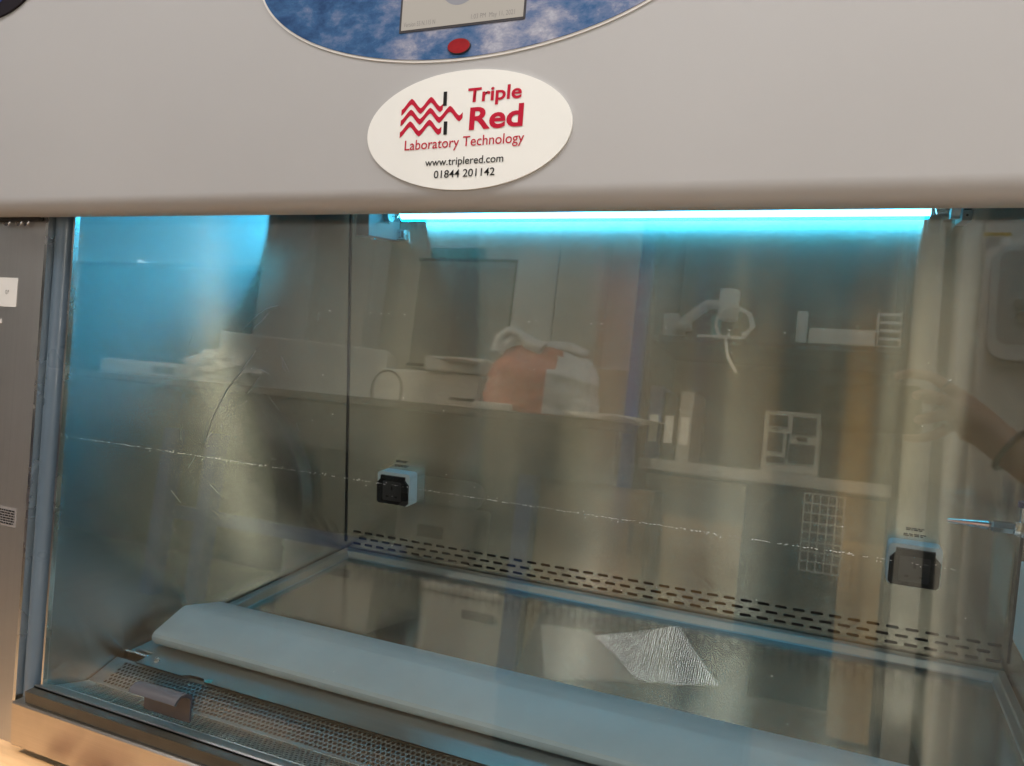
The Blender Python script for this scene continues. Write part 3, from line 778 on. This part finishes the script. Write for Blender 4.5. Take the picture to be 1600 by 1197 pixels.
nb = thing('notice_board', 'grey notice board in thin dark frame on the wall', 'notice board', (-.75, -3.29, .8))
obj('board', bx(-1.05, -.53, -3.298, -3.285, .75, 1.27), 'board_grey', nb)
fbm = BM(); box(fbm, -1.06, -.51, -3.30, -3.280, 1.271, 1.285); box(fbm, -1.06, -.51, -3.30, -3.280, .735, .749); box(fbm, -.529, -.515, -3.30, -3.280, .75, 1.27); obj('frame', fbm, 'charcoal', nb)
obj('notice', bx(-.84, -.56, -3.284, -3.281, .80, 1.24), 'label_grey', nb)
for q, (xa, xb, yy, zt, lab) in enumerate(((-1.75, -1.10, -2.95, 1.9, 'tall white cupboard behind the white carton'), (-.46, -.05, -3.15, 1.55, 'narrow white cupboard right of the notice board'))):
    c = thing('tall_cupboard', lab, 'cupboard', ((xa+xb)/2, yy, BZ))
    obj('carcass', bx(xa, xb, yy-.12, yy, BZ+.001, zt), 'white', c); obj('door', bx(xa+.005, (xa+xb)/2-.003, yy+.001, yy+.018, BZ+.01, zt-.01, .002, 1), 'white', c); obj('door', bx((xa+xb)/2+.003, xb-.005, yy+.001, yy+.018, BZ+.01, zt-.01, .002, 1), 'offwhite', c)
b = BM(); box(b, -1.0, -.70, -3.299, -3.285, 1.28, 1.34); tag(obj('wall_sign', b, 'teal'), 'small dull green sign on wall above the notice board', 'sign')
# high little window far left
wn = thing('high_window', 'small bright window of three panes high on the wall', 'window', (-2.9, -3.28, 1.1))
for i in range(3): obj('pane', prism(BM(), [(-3.02+i*.115, 1.205-.032*i), (-2.915+i*.115, 1.175-.032*i), (-2.905+i*.115, 1.225-.032*i), (-3.01+i*.115, 1.255-.032*i)], lambda u, v, d: (u, d, v), -3.299, -3.290), 'window_small', wn)
# boxes stored below
for i, (xa, xb, ya, yb, zt, lab) in enumerate(((-1.05, -.62, -2.95, -2.50, -.08, 'off white lidded storage box, the left one below bench'), (-.37, -.02, -2.80, -2.43, -.12, 'off white lidded storage box, the right one below bench'))):
    s = thing('storage_box', lab, 'box', ((xa+xb)/2, (ya+yb)/2, FZ))
    obj('body', bx(xa, xb, ya, yb, FZ, zt-.03, .006), 'offwhite', s); obj('lid', bx(xa-.008, xb+.008, ya-.008, yb+.008, zt-.029, zt, .008), 'offwhite', s); obj('grip', bx((xa+xb)/2-.01, (xa+xb)/2+.11, yb+.0002, yb+.006, zt-.10, zt-.07), 'grey', s)
wb = thing('waste_bin', 'tall pale bin with dark slot standing behind the storage boxes', 'bin', (-.85, -3.0, FZ))
obj('body', bx(-.78, -.40, -3.06, -2.88, FZ, .10, .02), 'offwhite', wb); obj('hood', bx(-.76, -.42, -3.04, -2.9, .101, .22, .05), 'white', wb); obj('slot', bx(-.66, -.54, -2.879, -2.872, -.03, .02), 'charcoal', wb)
# foil and paper on the floor
def sheet(name, pts, z, mat, lab, cat, amp, seed):
    from mathutils import noise as N
    bm = BM(); n = 40; g = []
    for j in range(n+1):
        row = []
        for i in range(n+1):
            a, b_ = i/n, j/n
            p = Vector(pts[0])*(1-a)*(1-b_)+Vector(pts[1])*a*(1-b_)+Vector(pts[2])*a*b_+Vector(pts[3])*(1-a)*b_
            h = amp*(N.noise(Vector((p.x*5, p.y*5, seed)))+.5*N.noise(Vector((p.x*13, p.y*13, seed))))
            row.append(bm.verts.new((p.x, p.y+.5*h, p.z+z+amp*.9+h)))
        g.append(row)
    for j in range(n):
        for i in range(n): bm.faces.new((g[j][i], g[j][i+1], g[j+1][i+1], g[j+1][i]))
    o = obj(name, bm, mat, smooth=True); s = o.modifiers.new('thick', 'SOLIDIFY'); s.thickness = .003
    return tag(o, lab, cat)
b = BM(); box(b, .20, .80, -2.06, -1.80, FZ, -.200, .004, 1); extr_x(b, [(-2.05, -.199), (-1.845, -.199), (-2.05, -.02)], .22, .78)
tag(obj('low_crate', b, 'charcoal'), 'low dark sloping crate on the floor under the foil sheet', 'crate')
sheet('foil_sheet', [(.373, -1.928, -.085), (.546, -1.864, -.149), (.732, -1.885, -.128), (.605, -1.991, -.022)], 0, 'foil', 'silver foil bubble sheet draped over the low crate', 'foil', .006, 4)
sheet('packing_paper', [(.255, -1.925, -.087), (.317, -1.815, -.190), (.549, -1.85, -.160), (.385, -1.928, -.080)], 0, 'crumple', 'crumpled white packing paper beside the foil sheet', 'paper', .016, 9)
# dark shelving alcove
al = thing('shelving_unit', 'dark open shelving unit with one long shelf', 'shelving', (.72, -2.6, FZ))
obj('back_panel', bx(.36, 1.12, -2.86, -2.84, FZ, 1.75), 'charcoal', al)
for xx in (.345, 1.10): obj('side_panel', bx(xx, xx+.018, -2.84, -2.42, FZ, 1.75), 'charcoal', al)
obj('shelf', bx(.364, 1.099, -2.839, -2.40, .785, .805), 'charcoal', al)
obj('lower_shelf', bx(.364, 1.099, -2.839, -2.40, .37, .405), 'board_grey', al)
obj('pillar', bx(.30, .343, -2.46, -2.40, FZ, 1.75), 'bluepaint', al)
obj('lower_door', bx(.37, .69, -2.52, -2.50, FZ+.02, .355), 'wood', al); obj('lower_door', bx(.98, 1.095, -2.52, -2.50, FZ+.02, .355), 'wood', al)
# things on the shelf
gd = thing('bench_microscope', 'white jointed lab device with looping cables on the shelf', 'microscope', (.56, -2.52, .805))
gb = BM(); box(gb, .50, .64, -2.57, -2.46, .806, .826, .004, 1); obj('base', gb, 'offwhite', gd)
obj('column', bx(.535, .565, -2.53, -2.50, .827, .90, .003, 1), 'teal', gd)
gb = BM(); tube(gb, [(.585, -2.51, .885), (.585, -2.51, .985)], .033, 20); obj('head', gb, 'white', gd, smooth=True)
gb = BM(); tube(gb, [(.44, -2.50, .865), (.48, -2.50, .90), (.52, -2.50, .935), (.575, -2.50, .93)], [.016, .018, .016, .014], 10); tube(gb, [(.42, -2.50, .852), (.47, -2.50, .862)], [.018, .022], 10); obj('arm', gb, 'offwhite', gd, smooth=True)
gb = BM(); tube(gb, [(.61+.055*math.cos(a), -2.47, .865+.055*math.sin(a)) for a in [2*math.pi*i/48-1 for i in range(44)]], .005, 8); tube(gb, [(.60, -2.46, .83), (.60, -2.40, .80), (.61, -2.395, .75), (.64, -2.395, .70)], .005, 8)
tube(gb, [(.62, -2.48, .92), (.66, -2.47, .90), (.675, -2.47, .86), (.64, -2.47, .83)], .006, 8); obj('cable', gb, 'white', gd, smooth=True)
b = BM(); tube(b, [(.815, -2.55, .806), (.815, -2.55, .93)], .017, 14); tag(obj('white_bottle', b, 'white', smooth=True), 'slim white bottle standing on the dark shelf', 'bottle')
b = BM(); box(b, .84, 1.03, -2.60, -2.48, .806, .868, .006); tag(obj('white_box', b, 'offwhite'), 'low white box on dark shelf beside the slim bottle', 'box')
rk = thing('tray_rack', 'rack of stacked white letter trays at shelf end', 'rack', (1.065, -2.52, .806))
for zz in (.81, .835, .86, .885, .91): obj('tray', bx(1.04, 1.095, -2.60, -2.46, zz, zz+.008), 'paper', rk)
for xx in (1.034, 1.0955): obj('upright', bx(xx, xx+.003, -2.60, -2.46, .806, .93), 'offwhite', rk)
ins = thing('lab_analyser', 'white analyser with dark panel openings on lower shelf', 'analyser', (.80, -2.5, .42))
obj('body', bx(.73, .90, -2.70, -2.50, .4055, .60, .006), 'board_grey', ins)
b = BM()
for (xa, xb, za, zb) in ((.745, .80, .55, .585), (.815, .885, .53, .585), (.745, .79, .47, .53), (.81, .885, .44, .50), (.745, .765, .595, .598), (.745, .80, .435, .455), (.755, .775, .54, .545), (.83, .86, .51, .522), (.80, .808, .45, .53)): box(b, xa, xb, -2.4995, -2.495, za, zb)
obj('opening', b, 'charcoal', ins)
bk_ = thing('wire_basket', 'white wire basket hanging from the lower shelf', 'basket', (.92, -2.42, .25))
b = BM()
for i in range(6): tube(b, [(.87+.022*i, -2.39, .13), (.87+.022*i, -2.39, .355)], .0025, 6)
for i in range(9): tube(b, [(.87, -2.388, .13+.028*i), (.98, -2.388, .13+.028*i)], .0025, 6)
obj('mesh', b, 'board_grey', bk_)
# clutter on the lower shelf
for k, (cx_, hh, mt, lab) in enumerate(((.385, .24, 'bluepaint', 'tall blue ring binder at the left end of lower shelf'), (.436, .22, 'charcoal', 'dark ring binder between the blue and the grey binder'), (.487, .23, 'board_grey', 'grey ring binder nearest the white analyser'))):
    t = thing('ring_binder', lab, 'binder', (cx_, -2.6, .4055), 'ring binders on the lower shelf')
    obj('cover', bx(cx_-.022, cx_+.022, -2.72, -2.47, .4057, .4057+hh, .003, 1), mt, t); obj('spine_label', bx(cx_-.014, cx_+.014, -2.4698, -2.4685, .46, .55), 'paper', t)
for k, (xa, xb, zt, mt, lab) in enumerate(((.70, .79, .875, 'charcoal', 'small dark instrument box between microscope and slim white bottle'), (.375, .425, .90, 'handle_grey', 'narrow grey box at the left end of the long dark shelf'))):
    b = BM(); box(b, xa, xb, -2.66, -2.50, .8058, zt, .004, 1); tag(obj('instrument_box', b, mt), lab, 'box')
# freezer on the right
fz = thing('laboratory_freezer', 'tall white freezer with grey lock handle and yellow warning label', 'freezer', (1.6, -2.6, FZ))
obj('body', bx(1.225, 1.95, -3.05, -2.33, FZ, 1.40, .015), 'offwhite', fz); obj('door', bx(1.270, 1.947, -2.328, -2.27, FZ+.06, 1.16, .012), 'offwhite', fz)
hb = BM(); prism(hb, rrect(1.285, 1.43, .76, 1.065, .045, 6), lambda u, v, d: (u, -2.27+d, v), .0, .035); hd = obj('handle', hb, 'handle_grey', fz, smooth=True)
obj('recess', prism(BM(), rrect(1.302, 1.41, .80, 1.05, .03, 6), lambda u, v, d: (u, -2.27+d, v), .0351, .037), 'board_grey', hd)
b = BM(); tube(b, [(1.352, -2.232, .905), (1.352, -2.226, .905)], .016, 18); tube(b, [(1.356, -2.232, .870), (1.356, -2.226, .870)], .014, 18); obj('lock', b, 'chrome', hd, smooth=True)
lb_ = obj('warning_label', bx(1.265, 1.33, -2.2698, -2.268, 1.073, 1.108), 'label_white', fz); 
obj('label_band', bx(1.265, 1.33, -2.2678, -2.2668, 1.098, 1.108), 'label_yellow', lb_)
obj('fine_print', lines(lambda u, v, d: (u, -2.2678+d, v), 1.268, 1.31, 1.076, 1.096, 4, 0, .0008, fill=.3, word=.008), 'grey_ink', lb_)
# white pilaster between shelving and freezer
pi_ = BM(); box(pi_, 1.120, 1.192, -2.60, -2.42, FZ, 1.75); tag(obj('white_pilaster', pi_, 'board_grey'), 'slim white upright between shelving and freezer', 'upright')
# unseen glowing panels added to put vertical light bands on the steel
streak_root = thing('steel_streak_panels', 'added glowing panels high on wall that streak the steel', 'window', (0, -3.28, 2.0))
for xa, xb in ((-2.20, -1.95), (-.62, -.52), (.02, .07), (.27, .33), (.38, .54), (1.02, 1.06), (1.40, 1.46)): obj('pane', bx(xa, xb, -3.299, -3.290, 2.05, 2.38), 'streak_glow', streak_root)
# sunlit glazed door far right
gd2 = thing('glazed_door', 'tall daylit glazed door at the far side of the laboratory', 'door', (3.7, -3.28, FZ))
obj('pane', bx(3.43, 3.55, -3.299, -3.290, .20, 2.0), 'window', gd2); obj('door_frame', merge(bx(3.43, 3.55, -3.30, -3.27, FZ, .199), bx(3.26, 3.43, -3.30, -3.26, FZ, 2.06), bx(3.55, 3.72, -3.30, -3.26, FZ, 2.06), bx(3.43, 3.55, -3.30, -3.26, 2.0, 2.06)), 'white', gd2)

# ================================================================== photographer holding the phone
def Q(a, b, c): return CAM+CR*a+CU*b+CF*c
ph = thing('smartphone', 'black smartphone held sideways in front of the sash', 'phone', Q(.05, -.015, -.006))
b = BM(); prism(b, rrect(-.022, .135, -.056, .021, .008, 5), lambda u, v, d: Q(u, v, d), -.013, -.004); obj('body', b, 'phone', ph, smooth=True)
def person():
    V = []; E = []
    def add(p, r, par=None):
        V.append((Vector(p), r)); i = len(V)-1
        if par is not None: E.append((par, i))
        return i
    pel = add((1.80, -1.90, .02), .15); sp = add((1.79, -1.87, .20), .14, pel); ch = add((1.76, -1.84, .36), .15, sp); ne = add((1.73, -1.81, .53), .055, ch)
    hd_ = add((1.715, -1.79, .63), .085, ne); ht = add((1.71, -1.785, .70), .088, hd_); add((1.705, -1.785, .775), .06, ht)
    s1 = add((1.58, -1.74, .43), .065, ch); el = add((1.44, -1.52, .27), .046, s1)
    wr0 = add(Q(.33, -.125, .005), .036, el); wr = add(Q(.245, -.066, .0), .027, wr0); pm = add(Q(.205, -.022, -.004), .030, wr)
    def finger(pts, r0=.0095):
        p = pm
        for i, (a, b_, c) in enumerate(pts): p = add(Q(a, b_, c), r0-.0007*i, p)
    finger([(.185, .012, .004), (.155, .035, .008), (.125, .0405, .006), (.098, .035, .002)])
    finger([(.180, -.004, .012), (.150, .008, .014), (.128, .004, .008)])
    finger([(.182, -.022, .012), (.152, -.030, .013), (.130, -.034, .008)])
    finger([(.186, -.040, .008), (.155, -.058, .006), (.128, -.063, .002), (.112, -.060, -.002)], .0085)
    finger([(.190, -.010, -.022), (.160, .0, -.026), (.130, .002, -.024)], .011)
    s2 = add((1.92, -1.90, .43), .065, ch); e2 = add((1.96, -1.80, .18), .046, s2); w2 = add((1.86, -1.68, .06), .030, e2); add((1.80, -1.66, .06), .034, w2)
    for sx_ in (-1, 1):
        hp_ = add((1.80+sx_*.10, -1.88, -.03), .10, pel); kn = add((1.80+sx_*.16, -1.52, .02), .065, hp_); an = add((1.80+sx_*.15, -1.68, -.30), .042, kn); add((1.80+sx_*.15, -1.52, FZ+.035), .036, an)
    me = bpy.data.meshes.new('person'); me.from_pydata([v for v, _ in V], E, []); me.update()
    o = bpy.data.objects.new('person', me); COL.objects.link(o)
    m = o.modifiers.new('skin', 'SKIN')
    for i, (_, r) in enumerate(V):
        d = me.skin_vertices[0].data[i]; d.radius = (r, r); d.use_root = (i == 0)
    sub = o.modifiers.new('sub', 'SUBSURF'); sub.levels = 2; sub.render_levels = 2
    dg = bpy.context.evaluated_depsgraph_get(); nm = bpy.data.meshes.new_from_object(o.evaluated_get(dg)); bpy.data.objects.remove(o)
    o = bpy.data.objects.new('person', nm); COL.objects.link(o)
    nm.materials.clear(); nm.materials.append(M['skin']); nm.materials.append(M['cloth'])
    for p in nm.polygons:
        p.use_smooth = True
        c = p.center; p.material_index = 1 if ((c.x > 1.42 and c.z < .50)) else 0
    return tag(o, 'photographer crouching in dark clothes with phone raised in one hand', 'person')
pe = person()
def band(c, axis, r, t, name, mat, parent):
    ax = Vector(axis).normalized(); a = ax.orthogonal().normalized(); b_ = ax.cross(a); bm = BM()
    tube(bm, [Vector(c)+r*(math.cos(q)*a+math.sin(q)*b_) for q in [2*math.pi*i/28 for i in range(29)]], t, 8)
    return obj(name, bm, mat, parent, smooth=True)
wax = Q(.33, -.125, .005)-Q(.245, -.066, 0)
tag(band(Q(.258, -.075, .001), wax, .032, .0045, 'bracelet', 'bracelet', None), 'beaded dark bracelet on the photographer raised wrist', 'bracelet')
tag(band(Q(.176, .020, .005), Q(.155, .035, .008)-Q(.185, .012, .004), .0115, .0022, 'finger_ring', 'chrome', None), 'thin silver ring on a finger gripping the phone', 'ring')
hb = BM(); bmesh.ops.create_icosphere(hb, subdivisions=3, radius=.103, matrix=Matrix.Translation((1.725, -1.80, .715)) @ Matrix.Diagonal((1, 1.05, 1.0, 1)))
for v in list(hb.verts):
    if v.co.z < .66 or (v.co.y > -1.735 and v.co.z < .77): hb.verts.remove(v)
obj('hair', hb, 'hair', pe, smooth=True)
